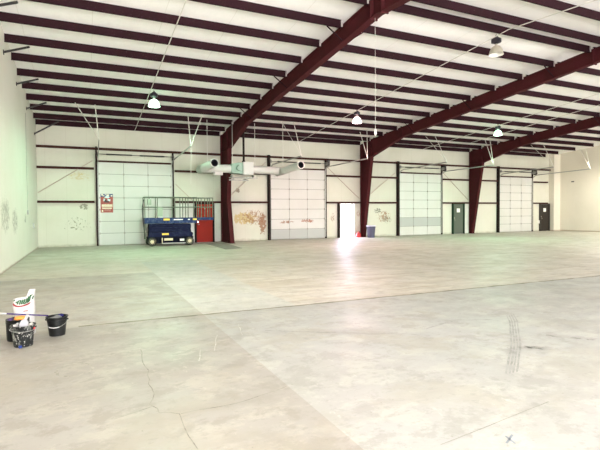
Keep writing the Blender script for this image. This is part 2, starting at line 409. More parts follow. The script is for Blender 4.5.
# ================================================================ OVERHEAD DOORS
b = NB('white_door_panel', (.58, .575, .54), .5, 0, .35)
b.mix(b.ramp(b.noise(.8, 5), .4, .7), (.55, .545, .49))
b.mix(b.ramp(b.noise(6, 6, (3, 1, .5)), .60, .8, 0, .35), (.45, .44, .38))
b.blob('XZ', (11.0, 1.05), (.8, .2), (.25, .10, .04), .60, .03, 12, .8)
b.blob('XZ', (12.4, 1.1), (.9, .2), (.30, .10, .04), .60, .03, 12, .8)
b.blob('XZ', (3.9, .6), (.6, .5), (.4, .38, .3), .55, .05, 5, .6)
M_panel = b.m
M_panel_grey = mat('grey_door_section', (.40, .41, .385), .5)
M_gap = mat('panel_seam', (.22, .23, .19), .8)
M_hinge = mat('hinge_steel', (.30, .28, .24), .4, .4)
M_post = steel_mat('dark_post', (.02, .016, .015), (.035, .02, .018))
def overhead_door(n, x0, x1, grey, ends, tops, label):
    root = struct(empty('door_%d' % n, ((x0+x1)/2, YB, 0))); root['label'] = label
    H = 4.20 if n > 1 else 4.22; rows = 7; a, c = x0+.07, x1-.06
    y = YB-.06
    bm = BM(); box(bm, a, c, y+.005, y+.03, .02, H, 1)
    rh = H/rows; cw = (c-a)/3
    for r in range(rows):
        for k in range(3):
            mi = 2 if (r, k) in grey else 0
            vs = box(bm, a+k*cw+.012, a+(k+1)*cw-.012, y-.012, y+.01, .02+r*rh+.014, .02+(r+1)*rh-.010, mi)
            # shallow raised field in each section
            box(bm, a+k*cw+.10, a+(k+1)*cw-.10, y-.018, y-.010, .02+r*rh+.09, .02+(r+1)*rh-.08, mi)
        for k in range(4):
            if r: box(bm, a+k*cw-.03+(.03 if k == 0 else -.03 if k == 3 else 0), a+k*cw+.03+(.03 if k == 0 else -.03 if k == 3 else 0), y-.035, y-.01, .02+r*rh-.05, .02+r*rh+.05, 3)
    new('door_panel', bm, [M_panel, M_gap, M_panel_grey, M_hinge], root)
    bm = BM(); box(bm, x0-(.10 if n > 1 else .05), x0+.03, YB-.19, YB+.01, 0, G3+.1); new('jamb_post', bm, M_post, root)
    bm = BM(); box(bm, x1-.01, x1+.07, YB-.10, YB+.01, 0, G3-.06); new('jamb_post', bm, M_post, root)
    bm = BM(); box(bm, x0+.03, x1-.01, YB-.06, YB+.01, H+.02, H+.11); new('header', bm, M_girt, root)
    for s, xx in ((0, x0+.06), (1, x1-.04)):
        bm = BM(); ye, ze = ends[s]
        pts = [(xx, YB-.12, .1), (xx, YB-.12, 4.05)] + [(xx, YB-.12-.34*(1-math.cos(t)), 4.05+.34*math.sin(t)) for t in [R(15*i) for i in range(1, 6)]] + [(xx, YB-.6, 4.42), (xx, ye, ze)]
        for p, q in zip(pts, pts[1:]): bar(bm, p, q, .03, .055)
        new('track', bm, M_galv, root)
        for (tx, ty) in tops[s]:
            bm = BM(); bar(bm, (xx, ye, ze), (tx, ty, roofz(ty)-.125), .035, .012)
            new('hanger_rod', bm, M_rod, root)
    bm = BM(); tube(bm, (x0-.03, YB-.28, 4.62), (x1+.02, YB-.28, 4.62), .014)
    for q0, q1 in ((.12, .45), (.55, .88)):
        A = x0+(x1-x0)*q0; B = x0+(x1-x0)*q1; tube(bm, (A, YB-.28, 4.62), (B, YB-.28, 4.62), .034, seg=12)
    new('spring_shaft', bm, M_black, root)
    for xx in (x0+.02, x1):
        bm = BM(); box(bm, xx-.02, xx+.02, YB-.34, YB-.06, 4.52, 4.72); lathe(bm, [(.03, -.03), (.09, -.03), (.06, 0), (.09, .03), (.03, .03)], (xx, YB-.28, 4.62), 16, M=Matrix.Rotation(PI/2, 4, 'Y'))
        new('cable_drum', bm, M_galv if n != 1 else M_black, root)
    if n > 1:
        bm = BM(); box(bm, x1+.0, x1+.16, YB-.36, YB-.16, 4.45, 4.85); box(bm, x1+.03, x1+.12, YB-.42, YB-.36, 4.5, 4.62)
        new('opener_motor', bm, M_black, root)
    bm = BM(); path(bm, [(x1-.08, YB-.2, 4.5), (x1-.07, YB-.18, 1.2)], .007, 6); new('pull_cord', bm, M_rod, root)
    return root
overhead_door(1, *DX[0], set(), ((23.0, 4.98), (20.63, 4.56)), [[(-.27, 21.59), (.49, 21.63)], [(4.53, 22.25), (5.1, 21.74)]],
              'closed white sectional overhead door with a patriotic poster, behind the blue lift')
overhead_door(2, *DX[1], {(0, 0), (0, 1), (0, 2)}, ((21.27, 4.46), (20.81, 4.44)), [[(9.22, 21.95), (9.79, 21.78)], [(14.29, 22.6), (14.56, 22.3)]],
              'closed white sectional overhead door with rust spots behind the hanging heater')
overhead_door(3, *DX[2], {(1, 0), (1, 1), (1, 2)}, ((21.06, 4.5), (21.0, 4.46)), [[(18.9, 22.47), (19.35, 22.18)], [(23.42, 22.15), (23.76, 22.06)]],
              'closed cream sectional overhead door right of the grey bin')
overhead_door(4, *DX[3], set(), ((21.09, 4.54), (20.96, 4.52)), [[(28.1, 22.52), (28.6, 21.96)], [(33.4, 22.59), (33.6, 22.3)]],
              'closed cream sectional overhead door at the right end')
# rope below the right track of door 1
bm = BM(); path(bm, [(4.32, 20.66, 4.5), (4.30, 20.70, 2.9)], .008, 6)
tag(new('pull_rope', bm, M_rod), 'thin pale rope hanging from the track of the leftmost overhead door', 'rope')

# ================================================================ MAN DOORS
M_red = NB('red_door_paint', (.34, .022, .012), .6, 0, .15); M_red.mix(M_red.ramp(M_red.noise(2), .4, .7), (.28, .024, .014)); M_red = M_red.m
M_grn = mat('grey_green_door_paint', (.10, .115, .09), .6, 0, .2)
M_brn = mat('dark_brown_door_paint', (.035, .028, .022), .6, 0, .2)
M_grf = mat('dark_green_frame', (.010, .035, .018), .6, 0, .2)
M_brf = mat('near_black_frame', (.03, .022, .018), .5)
M_paper = mat('white_paper', (.85, .84, .78), .7)
M_chrome = mat('satin_knob', (.75, .73, .68), .25, .9)
def man_door(n, x0, x1, leafm, framem, label, paper=False, knob_left=True, h=2.12):
    root = struct(empty('door_%d' % n, ((x0+x1)/2, YB, 0))); root['label'] = label
    w = .09 if leafm else .06
    bm = BM(); box(bm, x0-w, x0, YB-.13, YB+.15, 0, h+w); box(bm, x1, x1+w, YB-.13, YB+.15, 0, h+w); box(bm, x0, x1, YB-.13, YB+.15, h, h+w)
    new('door_frame', bm, framem, root)
    if leafm:
        bm = BM(); box(bm, x0+.004, x1-.004, YB-.06, YB-.015, .012, h-.004)
        box(bm, x0+.12, x1-.12, YB-.066, YB-.058, .15, h*.45); box(bm, x0+.12, x1-.12, YB-.066, YB-.058, h*.52, h-.15)
        leaf = new('door_leaf', bm, leafm, root)
        kx = x0+.09 if knob_left else x1-.09
        bm = BM(); tube(bm, (kx, YB-.062, 1.0), (kx, YB-.10, 1.0), .015); lathe(bm, [(.001, 0), (.032, .008), (.036, .025), (.025, .045), (.001, .05)], (kx, YB-.09, 1.0), 14, M=Matrix.Rotation(PI/2, 4, 'X'))
        new('door_knob', bm, M_chrome, leaf, True)
        bm = BM(); box(bm, kx-.03, kx+.03, YB-.075, YB-.06, 1.10, 1.2); new('deadbolt', bm, M_chrome, leaf)
        if paper:
            bm = BM(); box(bm, (x0+x1)/2-.15, (x0+x1)/2+.15, YB-.072, YB-.067, 1.55, 1.83); new('paper_notice', bm, M_paper, leaf)
        bm = BM(); box(bm, x0+.02, x1-.02, YB-.08, YB-.01, 0, .012); new('threshold', bm, M_galv, root)
    return root
man_door(5, 5.60, 6.50, M_red, M_post, 'red door beside the first steel column')
man_door(6, OX0, OX1, None, mat('white_door_frame', (.80, .76, .74), .5), 'open doorway full of white daylight', h=OZ)
man_door(7, 24.05, 24.98, M_grn, M_grf, 'grey-green door with white notice in a dark green frame', True)
man_door(8, 33.15, 34.08, M_brn, M_brf, 'dark brown door with white notice at the right end', True)
# sheet panels beside the man doors (dark studs)
bm = BM(); box(bm, 5.46, 5.50, YB-.14, YB-.0, 0, 2.15)
bm.free()
M_liner = NB('white_liner_board', (.68, .675, .62), .6); M_liner.mix(M_liner.ramp(M_liner.noise(2), .45, .7), (.62, .61, .54)); M_liner = M_liner.m
bm = BM(); box(bm, 6.62, 6.95, YB-.05, YB+.01, .03, 2.15); struct(new('trim_2', bm, M_liner))
bm = BM(); box(bm, 4.48, 5.48, YB-.05, YB+.01, .03, 2.15); struct(new('trim_3', bm, M_liner))
bm = BM(); box(bm, 14.54, 14.655, YB-.14, YB+.01, 0, 2.17); struct(new('trim_4', bm, M_post))
bm = BM(); box(bm, 25.08, 25.5, YB-.05, YB+.01, .03, 2.15); struct(new('trim_5', bm, M_liner))
# small bright pieces hung by the far door
bm = BM(); box(bm, 32.92, 33.0, YB-.10, YB-.02, .62, .86)
tag(new('switch_box', bm, M_paper), 'small white box low on the wall beside the dark brown door', 'box')

# ================================================================ BRACES
def rod(pts, name, label, m, w=.03, grp='diagonal brace rods on the back wall'):
    bm = BM(); a, c = pts; tube(bm, a, c, w, seg=8)
    return tag(new(name, bm, m), label, 'brace', grp)
M_brace = mat('dusty_brace_cable', (.46, .36, .29), .6)
yb = YB-.03
for (xa, za, xb, zb, lab) in ((.42, 4.3, XL+.03, 2.66, 'in the left end bay left of the overhead door'),
                         (4.5, 3.2, 6.95, .85, 'left of the first steel column above the red door'),
                         (7.4, 2.45, 9.72, 4.6, 'right of the first steel column'),
                         (13.8, 4.45, 16.15, 2.5, 'above the open doorway'),
                         (16.6, 2.5, 19.0, 4.25, 'right of the second steel column above the grey bin'),
                         (23.15, 4.35, 25.5, 2.45, 'above the grey-green door')):
    rod(((xa, yb, za), (xb, yb, zb)), 'brace_rod', 'thin dusty diagonal brace rod '+lab, M_brace, .018)
k = 0
for (ya, za, yt, xt, lab) in ((24.81, 5.35, 24.73, -1.01, 'closest to the back wall'), (21.66, 5.87, 21.93, -1.35, 'second from the back wall'),
                         (18.69, 6.1, 19.15, -1.42, 'third from the back wall'), (15.91, 6.31, 16.33, -1.43, 'fourth from the back wall'), (13.2, 6.5, 13.6, -1.43, 'at the top left')):
    bm = BM(); bar(bm, (XL+.005, ya, za), (xt, yt, roofz(yt)-.125), .06, .06); box(bm, XL, XL+.02, ya-.06, ya+.06, za-.06, za+.06)
    tag(new('corner_brace', bm, M_black), 'short dark strut from the left wall to a purlin, '+lab, 'brace', 'struts along the top of the left wall')

# ================================================================ CONDUITS AND LAMPS
def conduit(x, y0, y1, label, LY=()):
    slope_x = 0
    bm = BM(); n = 12
    pts = [(x+slope_x*t/n, y0+(y1-y0)*t/n, roofz(y0+(y1-y0)*t/n)-.143) for t in range(n+1)]
    # bend over the ridge
    if y0 < RY < y1: pts = [p for p in pts if p[1] < RY]+[(x+slope_x*(RY-y0)/(y1-y0), RY, roofz(RY)-.143)]+[p for p in pts if p[1] > RY]
    path(bm, pts, .014, 6)
    tag(new('electrical_conduit', bm, M_rod), label, 'conduit')
conduit(2.44, 4, YB-.2, 'thin pale conduit running over the lamp in the left end bay', (10.35, 19.5))
conduit(11.86, 4, YB-.2, 'thin pale conduit over the unlit lamp and the orange lit lamp', (10.95, 19.3))
conduit(21.22, 4, YB-.2, 'thin pale conduit running over the green-white lamp at the right', (10.9, 19.3))
conduit(23.1, 4, 23, 'thin pale conduit to the right of the green-white lamp at the right')

def bulb_mat(name, col, s):
    m = mat(name, (1, 1, 1), .3); bb = m.node_tree.nodes['Principled BSDF']
    bb.inputs['Emission Color'].default_value = (*col, 1); bb.inputs['Emission Strength'].default_value = s; return m
M_glass_off = mat('white_reflector_inside', (.85, .84, .78), .35)
M_refl = mat('ribbed_reflector', (.50, .47, .38), .35, .25)
M_bal = mat('black_ballast', (.015, .012, .02), .45)
def lamp(x, y, label, col, power, lit=True, up=0):
    z = roofz(y)+.03
    root = empty('high_bay_lamp', (x, y, z), label, 'ceiling lamp', 'high bay lamps')
    bm = BM(); tube(bm, (x, y, z), (x, y, z-.12), .008); tube(bm, (x-.03, y, z-.06), (x+.03, y, z-.06), .02)
    new('hook', bm, M_galv, root)
    bm = BM(); lathe(bm, [(.03, -.08), (.07, -.10), (.10, -.14), (.15, -.16), (.155, -.27), (.10, -.29), (.06, -.31), (.04, -.33)], (x, y, z), 20)
    new('ballast', bm, M_bal, root, True)
    bm = BM(); tube(bm, (x, y, z-.31), (x, y, z-.39), .045, seg=14); new('neck', bm, M_refl, root)
    bm = BM(); lathe(bm, [(.06, -.38), (.11, -.40), (.155, -.45), (.19, -.52), (.21, -.60), (.225, -.66), (.23, -.665)], (x, y, z), 32, 0)
    lathe(bm, [(.222, -.664), (.20, -.60), (.18, -.52), (.145, -.455), (.10, -.41), (.05, -.39)], (x, y, z), 32, 1)
    new('reflector', bm, [M_refl, M_glass_off] if not lit else [bulb_mat('bloom_glow_shell', col, 4), M_glass_off], root, True)
    bm = BM(); lathe(bm, [(.001, -.62), (.035, -.605), (.055, -.56), (.05, -.50), (.025, -.44), (.02, -.40)], (x, y, z), 16)
    new('bulb', bm, bulb_mat('lit_bulb', col, 55) if lit else M_glass_off, root, True)
    if lit:
        # shell and lens emission imitate the bloom around the lit lamps
        bm = BM(); lathe(bm, [(.001, -.70), (.10, -.695), (.19, -.675), (.222, -.664)], (x, y, z), 24)
        new('lens', bm, bulb_mat('glowing_lens', tuple(.35+.65*k for k in col), 9), root, True)
        l = bpy.data.lights.new('lamp_light', 'SPOT'); l.spot_size = R(172); l.spot_blend = .5; l.color = col; l.energy = power; l.shadow_soft_size = .2
        lo = bpy.data.objects.new('lamp_light', l); COL.objects.link(lo); lo.location = (x, y, z-.73)
GREEN = (.46, 1.0, .64); WARM = (1.0, .60, .62); WHITE = (1, .94, .84)
lamp(2.62, 19.5, 'lit high bay lamp glowing green-white in the left end bay', GREEN, 1250)
lamp(12.03, 19.3, 'lit high bay lamp glowing orange-white in the middle of the roof', WARM, 1150)
lamp(12.05, 10.95, 'unlit high bay lamp with grey reflector nearest the camera', WHITE, 0, False)
lamp(21.4, 19.3, 'lit high bay lamp glowing green-white at the right', GREEN, 1250)

lamp(2.62, 10.35, 'lit high bay lamp near the ridge above the left side, at the top edge', WHITE, 1100)
lamp(21.4, 10.9, 'added unseen lit high bay lamp near the ridge, right of the view', WHITE, 1100)  # this lamp and the next two are unseen, added to brighten the right
lamp(31.6, 19.4, 'added unseen lit high bay lamp over the right end bay, right of the view', WHITE, 1500)
lamp(30.4, 10.9, 'added unseen lit high bay lamp near the ridge in the right end bay', WHITE, 1100)
# cable hanging from the first rafter
bm = BM(); path(bm, [(7.07, 10.42, 6.74), (7.07, 10.42, 3.76)], .0035, 6); lathe(bm, [(.01, .1), (.03, .08), (.035, 0), (.02, -.06), (.001, -.06)], (7.07, 10.42, 3.7), 12)
tag(new('hanging_cable', bm, M_rod), 'thin white cable with plug hanging straight down from the first rafter splice', 'cable')
# cord on the left wall
bm = BM(); path(bm, [(XL+.02, 21.18, 5.6), (XL+.02, 21.18, 1.75)], .007, 6); box(bm, XL, XL+.05, 21.14, 21.22, 1.6, 1.78)
tag(new('hanging_wire', bm, M_galv), 'thin cord hanging down the left wall to a small switch', 'cord')
bm = BM(); box(bm, XL, XL+.06, 23.35, 23.45, 1.0, 1.22)
tag(new('outlet_box', bm, M_galv), 'small grey outlet box low on the left wall near the corner', 'outlet')
bm = BM(); box(bm, XR-.06, XR, 24.1, 24.3, 3.86, 3.94)
tag(new('wall_bracket', bm, M_black), 'small dark bracket high on the right wall', 'bracket')

# ================================================================ HEATER
root = empty('hanging_heater', (7.65, 23.0, 3.5), 'white hanging unit heater with ducts and two open nozzles', 'heater')
HY, HZ = 23.0, 3.87
bm = BM(); vs = box(bm, 7.38, 7.94, HY-.28, HY+.28, 3.57, 4.22); bmesh.ops.bevel(bm, geom=bm.edges[:], offset=.02, segments=2, affect='EDGES')
hb = new('heater_box', bm, M_tin, root)
bm = BM(); box(bm, 7.44, 7.88, HY-.292, HY-.278, 3.63, 4.16); new('access_panel', bm, M_tin, hb)
bm = BM()
prism(bm, [(6.78, 3.66), (7.38, 3.60), (7.38, 4.18), (7.15, 4.18), (6.78, 4.10)], 'Y', HY-.22, HY+.22)
new('burner_housing', bm, M_tin2, root)
bm = BM(); lathe(bm, [(.001, 0), (.15, 0), (.16, .04), (.14, .10), (.001, .11)], (7.18, HY-.22, 3.9), 20, M=Matrix.Rotation(PI/2, 4, 'X')); new('fan_housing', bm, M_tin2, root, True)
bm = BM()
for a, c in (((5.30, HY, 3.82), (6.80, HY, HZ)), ):
    tube(bm, a, c, .205, seg=24)
    for t in (.33, .66): p = Vector(a).lerp(Vector(c), t); tube(bm, p-Vector((.02, 0, 0)), p+Vector((.02, 0, 0)), .212, seg=24)
new('duct', bm, M_tin, root, True)
bm = BM(); a, c = (7.93, HY, HZ), (9.70, HY, 3.83)
tube(bm, a, c, .205, seg=24)
for t in (.33, .66): p = Vector(a).lerp(Vector(c), t); tube(bm, p-Vector((.02, 0, 0)), p+Vector((.02, 0, 0)), .212, seg=24)
new('duct', bm, M_tin, root, True)
def nozzle(a, c, r):
    a, c = Vector(a), Vector(c); d = c-a
    q = Matrix.Translation(a) @ d.to_track_quat('Z', 'Y').to_matrix().to_4x4(); L = d.length
    bm = BM()
    for prof, mi in (([(.001, 0), (r*.9, 0), (r, .03), (r, L*.33), (r*1.03, L*.33+.01), (r*1.03, L*.33+.03), (r, L*.33+.04), (r, L-.03), (r*1.06, L-.03), (r*1.06, L), (r*.86, L)], 0), ([(r*.86, L), (r*.84, L*.35), (.001, L*.35)], 1)):
        s = 28; rings = [[bm.verts.new(q @ Vector((rr*math.cos(2*PI*i/s), rr*math.sin(2*PI*i/s), zz))) for i in range(s)] for rr, zz in prof]
        for ra, rb in zip(rings, rings[1:]):
            for i in range(s):
                f = bm.faces.new((ra[i], ra[(i+1) % s], rb[(i+1) % s], rb[i])); f.material_index = mi
    new('nozzle', bm, [M_tin, M_dark], root, True)
nozzle((5.30, 23.4, 3.79), (5.61, 21.6, 3.98), .20)
nozzle((9.50, 23.4, 3.76), (9.83, 21.0, 3.98), .19)
bm = BM(); box(bm, 5.92, 6.34, HY-.2, HY+.1, 3.52, 3.68); new('junction_box', bm, M_tin, root)
bm = BM(); tube(bm, (7.50, HY, 4.2), (7.50, HY, 6.3), .055, seg=14); tube(bm, (7.50, HY, 4.2), (7.50, HY, 4.3), .085, seg=14); new('flue_pipe', bm, M_post, root)
bm = BM()
for yy, x0, x1, z in ((23.3, 6.8, 8.2, 3.44), (22.6, 6.6, 7.6, 3.27), (22.6, 7.5, 8.1, 3.40)):
    box(bm, x0, x1, yy-.03, yy+.03, z-.025, z+.025)
for x in (6.85, 7.5): box(bm, x-.02, x+.02, 22.6, 23.3, 3.30, 3.35)
for x in (6.9, 8.05): box(bm, x-.02, x+.02, HY-.02, HY+.3, 3.42, 3.58)
new('support_rail', bm, M_galv, root)
for x, y, z in ((5.61, 23, 4.0), (8.11, 23, 4.04), (9.40, 22.3, 4.05), (6.9, 23.0, 4.1)):
    bm = BM(); tube(bm, (x, y, z), (x, y, roofz(y)-.0), .012, seg=6); new('hanger_wire', bm, M_rod, root)

# ================================================================ SCISSOR LIFT
M_blue = NB('navy_lift_paint', (.004, .007, .034), .6, 0, .12); M_blue.mix(M_blue.ramp(M_blue.noise(6), .45, .7), (.015, .022, .055)); M_blue = M_blue.m
M_blue2 = NB('worn_blue_deck_paint', (.014, .030, .095), .6, 0, .15); M_blue2.mix(M_blue2.ramp(M_blue2.noise(8), .5, .7), (.07, .10, .17)); M_blue2 = M_blue2.m
M_rail = NB('grey_green_guardrail', (.13, .15, .11), .6, 0, .2); M_rail.mix(M_rail.ramp(M_rail.noise(10), .5, .7), (.26, .27, .2)); M_rail = M_rail.m
M_yel = mat('yellow_sticker', (.75, .55, .06), .5)
M_tyre2 = mat('grey_rubber_tyre', (.035, .035, .028), .8, 0, .2)
M_hub = mat('cream_wheel_hub', (.66, .58, .38), .6)
M_navyd = mat('near_black_blue', (.003, .004, .012), .7, 0, .1)
root = empty('scissor_lift', (3.9, 24.1, 0), 'blue lowered scissor lift with guardrails parked by the red door', 'lift')
y0, y1 = 23.72, 24.48; lx0, lx1 = 2.83, 5.0
bm = BM(); box(bm, lx0, lx1, y0+.08, y1-.08, .14, .42); box(bm, lx0-.02, lx1+.02, y0+.03, y1-.03, .36, .46)
for x in (3.30, 3.75, 4.2, 4.7): box(bm, x, x+.03, y0+.03, y0+.08, .14, .36)
chassis = new('chassis', bm, M_navyd, root)
bm = BM(); box(bm, 3.48, 4.62, y0-.02, y0+.03, .11, .15); new('pothole_guard', bm, M_galv, root)
bm = BM(); box(bm, 3.58, 4.0, y0, y0+.06, .26, .38); tube(bm, (3.62, y0-.01, .3), (3.95, y0-.01, .3), .035); box(bm, 3.46, 3.5, y0-.01, y0+.04, .13, .4); new('hydraulic_pump', bm, M_hub, root)
bm = BM(); box(bm, 4.35, 4.56, y0+.01, y0+.07, .23, .34); new('rating_plate', bm, M_paper, chassis)
for x, yy in ((2.99, y0+.0), (4.82, y0+.0), (2.99, y1-.06), (4.82, y1-.06)):
    w = bpy.data.objects.new('wheel', None)
    bm = BM(); Mx = Matrix.Rotation(PI/2, 4, 'X')
    lathe(bm, [(.10, -.07), (.19, -.075), (.215, -.05), (.22, 0), (.215, .05), (.19, .075), (.10, .07)], (x, yy, .222), 28, M=Mx)
    bpy.data.objects.remove(w)
    wh = new('wheel', bm, M_tyre2, root, True)
    bm = BM(); lathe(bm, [(.001, -.085), (.035, -.085), (.04, -.065), (.13, -.06), (.15, -.078), (.15, .078), (.13, .06), (.04, .065), (.001, .085)], (x, yy, .222), 28, M=Mx)
    for i in range(5):
        a = 2*PI*i/5
        for s in (-1, 1): tube(bm, (x+.075*math.cos(a), yy+s*.06, .222+.075*math.sin(a)), (x+.075*math.cos(a), yy+s*.075, .222+.075*math.sin(a)), .012, seg=6, mi=1)
    new('hub', bm, [M_hub, M_navyd], wh, True)
# folded scissor pack
nl = 5
for side, yy in ((0, y0+.10), (1, y1-.14)):
    for i in range(nl):
        z = .52+i*.125
        bm = BM(); s = 1 if i % 2 else -1
        bar(bm, (lx0+.05, yy, z-.03*s), (lx1-.08, yy, z+.03*s), .05, .085)
        tube(bm, ((lx0+lx1)/2, yy-.03, z), ((lx0+lx1)/2, yy+.04, z), .035)
        new('scissor_arm', bm, M_blue, root)
        bm = BM(); bar(bm, (lx0+.05, yy+.06, z+.03*s), (lx1-.08, yy+.06, z-.03*s), .04, .085)
        new('scissor_arm', bm, M_blue, root)
bm = BM(); tube(bm, (lx0+.3, 24.1, .55), (lx1-.5, 24.1, .95), .06, seg=14); new('lift_cylinder', bm, M_galv, root)
bm = BM(); prism(bm, [(lx0-.02, .46), (lx1-.02, .46), (lx1+.02, .62), (lx1-.1, .70), (lx0+.05, .66)], 'Y', y0+.04, y0+.07); sp = new('side_plate', bm, M_blue, root)
bm = BM(); box(bm, 3.48, 3.80, y0+.025, y0+.042, .54, .63); new('yellow_sticker', bm, M_yel, sp)
bm = BM(); box(bm, lx0+.06, lx1-.1, y0+.14, y1-.2, .47, 1.10); new('scissor_pin_block', bm, M_navyd, root)
# deck
dx0, dx1 = 2.66, 5.2
bm = BM(); box(bm, dx0, dx1, y0, y1, 1.15, 1.19); box(bm, dx0, dx1, y0-.01, y0+.03, 1.12, 1.40); box(bm, dx0, dx1, y1-.03, y1, 1.12, 1.40); box(bm, dx0, dx0+.03, y0, y1, 1.12, 1.40)
deck = new('deck', bm, M_blue2, root)
bm = BM(); box(bm, 3.55, 3.85, y0-.02, y0-.008, 1.27, 1.36); new('yellow_sticker', bm, M_yel, deck)
bm = BM(); box(bm, 5.0, 5.2, y0-.02, y0-.008, 1.27, 1.35); new('yellow_sticker', bm, M_yel, deck)
bm = BM(); box(bm, 4.05, 4.5, y0-.02, y0-.008, 1.28, 1.33); box(bm, 4.75, 4.85, y0-.02, y0-.008, 1.28, 1.33); new('lettering_sticker', bm, M_paper, deck)
bm = BM(); box(bm, dx1, 6.08, y0+.05, y1-.05, 1.26, 1.31); box(bm, dx1-.3, 6.08, y0+.03, y0+.07, 1.26, 1.40); box(bm, dx1-.3, 6.08, y1-.07, y1-.03, 1.26, 1.40)
new('deck_extension', bm, M_blue2, root)
def rails(x0, x1, posts, nm, ya, yb_, endl, endr, zt=2.42):
    bm = BM(); r = .021
    for yy in (ya, yb_):
        for z in (zt, 1.93): tube(bm, (x0, yy, z), (x1, yy, z), r, seg=8)
    for on_, x in ((endl, x0), (endr, x1)):
        if on_:
            for z in (zt, 1.93): tube(bm, (x, ya, z), (x, yb_, z), r, seg=8)
    rr = new(nm, bm, M_rail, root, True)
    for x in posts:
        for yy in (ya, yb_):
            bm = BM(); tube(bm, (x, yy, 1.38), (x, yy, zt), r, seg=8); new('rail_post', bm, M_rail, rr)
rails(dx0+.02, 5.22, [dx0+.02, 3.28, 4.12, 4.5, 5.20], 'guardrail', y0+.01, y1-.02, True, False)
rails(4.75, 6.06, [4.78, 5.45, 5.78, 6.05], 'extension_guardrail', y0+.06, y1-.07, False, True, 2.40)
bm = BM(); box(bm, 2.80, 2.98, y0-.03, y0+.12, 2.04, 2.32); box(bm, 2.84, 2.94, y0-.05, y0-.02, 2.1, 2.28); M_ctl = mat('olive_control_box', (.26, .33, .24), .5); cb = new('control_box', bm, M_ctl, root)
bm = BM(); tube(bm, (2.90, y0+.03, 2.32), (2.90, y0+.03, 2.40), .015); new('joystick', bm, M_black, cb)
bm = BM(); box(bm, 3.25, 3.52, y0-.005, y0+.01, 1.46, 1.93); new('manual_holder', bm, M_ctl, root)
bm = BM()
path(bm, [(dx0-.02, y0+.1, 2.3), (dx0-.1, y0+.05, 1.9), (dx0-.07, y0+.05, 1.2), (dx0+.02, y0+.05, .5)], .02)
new('control_cable', bm, M_black, root)
bm = BM()
for x in (dx0+.02, dx0+.05):
    tube(bm, (x, y0+.12, .35), (x, y0+.12, 1.2), .018); tube(bm, (x, y0+.5, .35), (x, y0+.5, 1.2), .018)
for z in (.5, .8, 1.1): tube(bm, (dx0+.03, y0+.12, z), (dx0+.03, y0+.5, z), .016)
new('entry_ladder', bm, M_rail, root)

# ================================================================ POSTER
M_pr = NB('maroon_poster_paper', (.30, .045, .03), .5); M_pr.mix(M_pr.ramp(M_pr.noise(14), .4, .7), (.38, .09, .06)); M_pr = M_pr.m
M_pb = mat('navy_poster_band', (.03, .06, .16), .5); M_pc = mat('cream_print', (.78, .70, .52), .6); M_pbl = mat('pale_blue_print', (.55, .68, .68), .6); M_pd = mat('dark_print', (.05, .03, .03), .6)
px0, px1, pz0, pz1 = .75, 1.34, 1.68, 2.63; py = YB-.082
root = empty('poster', (1.05, py, pz0), 'maroon and blue patriotic poster taped to the leftmost overhead door', 'poster')
W_, H_ = px1-px0, pz1-pz0
def pb(name, rects, m, dy):
    bm = BM()
    for (a, c, d, e) in rects: box(bm, px0+a*W_, px0+c*W_, py-dy, py-dy+.002, pz0+d*H_, pz0+e*H_)
    return new(name, bm, m, root)
pb('sheet', [(0, 1, 0, 1)], M_pr, 0)
pb('blue_band', [(0, 1, .84, 1)], M_pb, .003)
pb('star_print', [(.06, .22, .92, .98), (.18, .32, .88, .92), (.48, .7, .89, .97), (.82, .95, .87, .93), (.36, .44, .94, .98)], M_pc, .005)
bm = BM()
prism(bm, [(px0+.3*W_, pz0+.80*H_), (px0+.42*W_, pz0+.88*H_), (px0+.62*W_, pz0+.90*H_), (px0+.75*W_, pz0+.82*H_), (px0+.6*W_, pz0+.76*H_)], 'Y', py-.008, py-.005)
prism(bm, [(px0+.22*W_, pz0+.62*H_), (px0+.26*W_, pz0+.76*H_), (px0+.40*W_, pz0+.72*H_), (px0+.38*W_, pz0+.60*H_)], 'Y', py-.008, py-.005)
prism(bm, [(px0+.55*W_, pz0+.66*H_), (px0+.58*W_, pz0+.74*H_), (px0+.80*W_, pz0+.70*H_), (px0+.76*W_, pz0+.60*H_)], 'Y', py-.008, py-.005)
new('eagle_print', bm, M_pbl, root)
bm = BM()
prism(bm, [(px0+.26*W_, pz0+.54*H_), (px0+.40*W_, pz0+.74*H_), (px0+.50*W_, pz0+.64*H_), (px0+.72*W_, pz0+.58*H_), (px0+.66*W_, pz0+.53*H_)], 'Y', py-.011, py-.008)
new('figure_print', bm, M_pd, root)
rects = []
x = .10
while x < .88:
    w = random.uniform(.06, .10); rects.append((x, x+w, .31, .44)); x += w+.02
x = .12
while x < .86:
    w = random.uniform(.05, .08); rects.append((x, x+w, .20, .27)); x += w+.02
rects += [(.1, .2, .04, .14), (.3, .8, .13, .145)]
pb('lettering', rects, M_pc, .004)

# ================================================================ BIN AND FUEL CAN BY THE OPEN DOOR
M_bin = mat('slate_grey_plastic', (.075, .075, .125), .5); 
root = empty('trash_can', (16.42, 24.72, 0), 'grey plastic bin standing at the foot of the second steel column', 'bin')
bm = BM(); lathe(bm, [(.001, 0), (.215, 0), (.225, .02), (.275, .70), (.285, .72), (.285, .745), (.255, .75), (.21, .03), (.001, .03)], (16.42, 24.72, 0), 32)
for i in range(16):
    a = 2*PI*i/16; tube(bm, (16.42+.222*math.cos(a), 24.72+.222*math.sin(a), .03), (16.42+.272*math.cos(a), 24.72+.272*math.sin(a), .68), .008, seg=5)
new('bin_body', bm, M_bin, root, True)
bm = BM(); lathe(bm, [(.29, .71), (.305, .715), (.305, .75), (.285, .765), (.25, .76)], (16.42, 24.72, 0), 32); new('rim', bm, M_bin, root, True)
bm = BM(); lathe(bm, [(.245, .73), (.27, .765), (.30, .772), (.312, .76), (.312, .73), (.306, .71)], (16.42, 24.72, 0), 32)
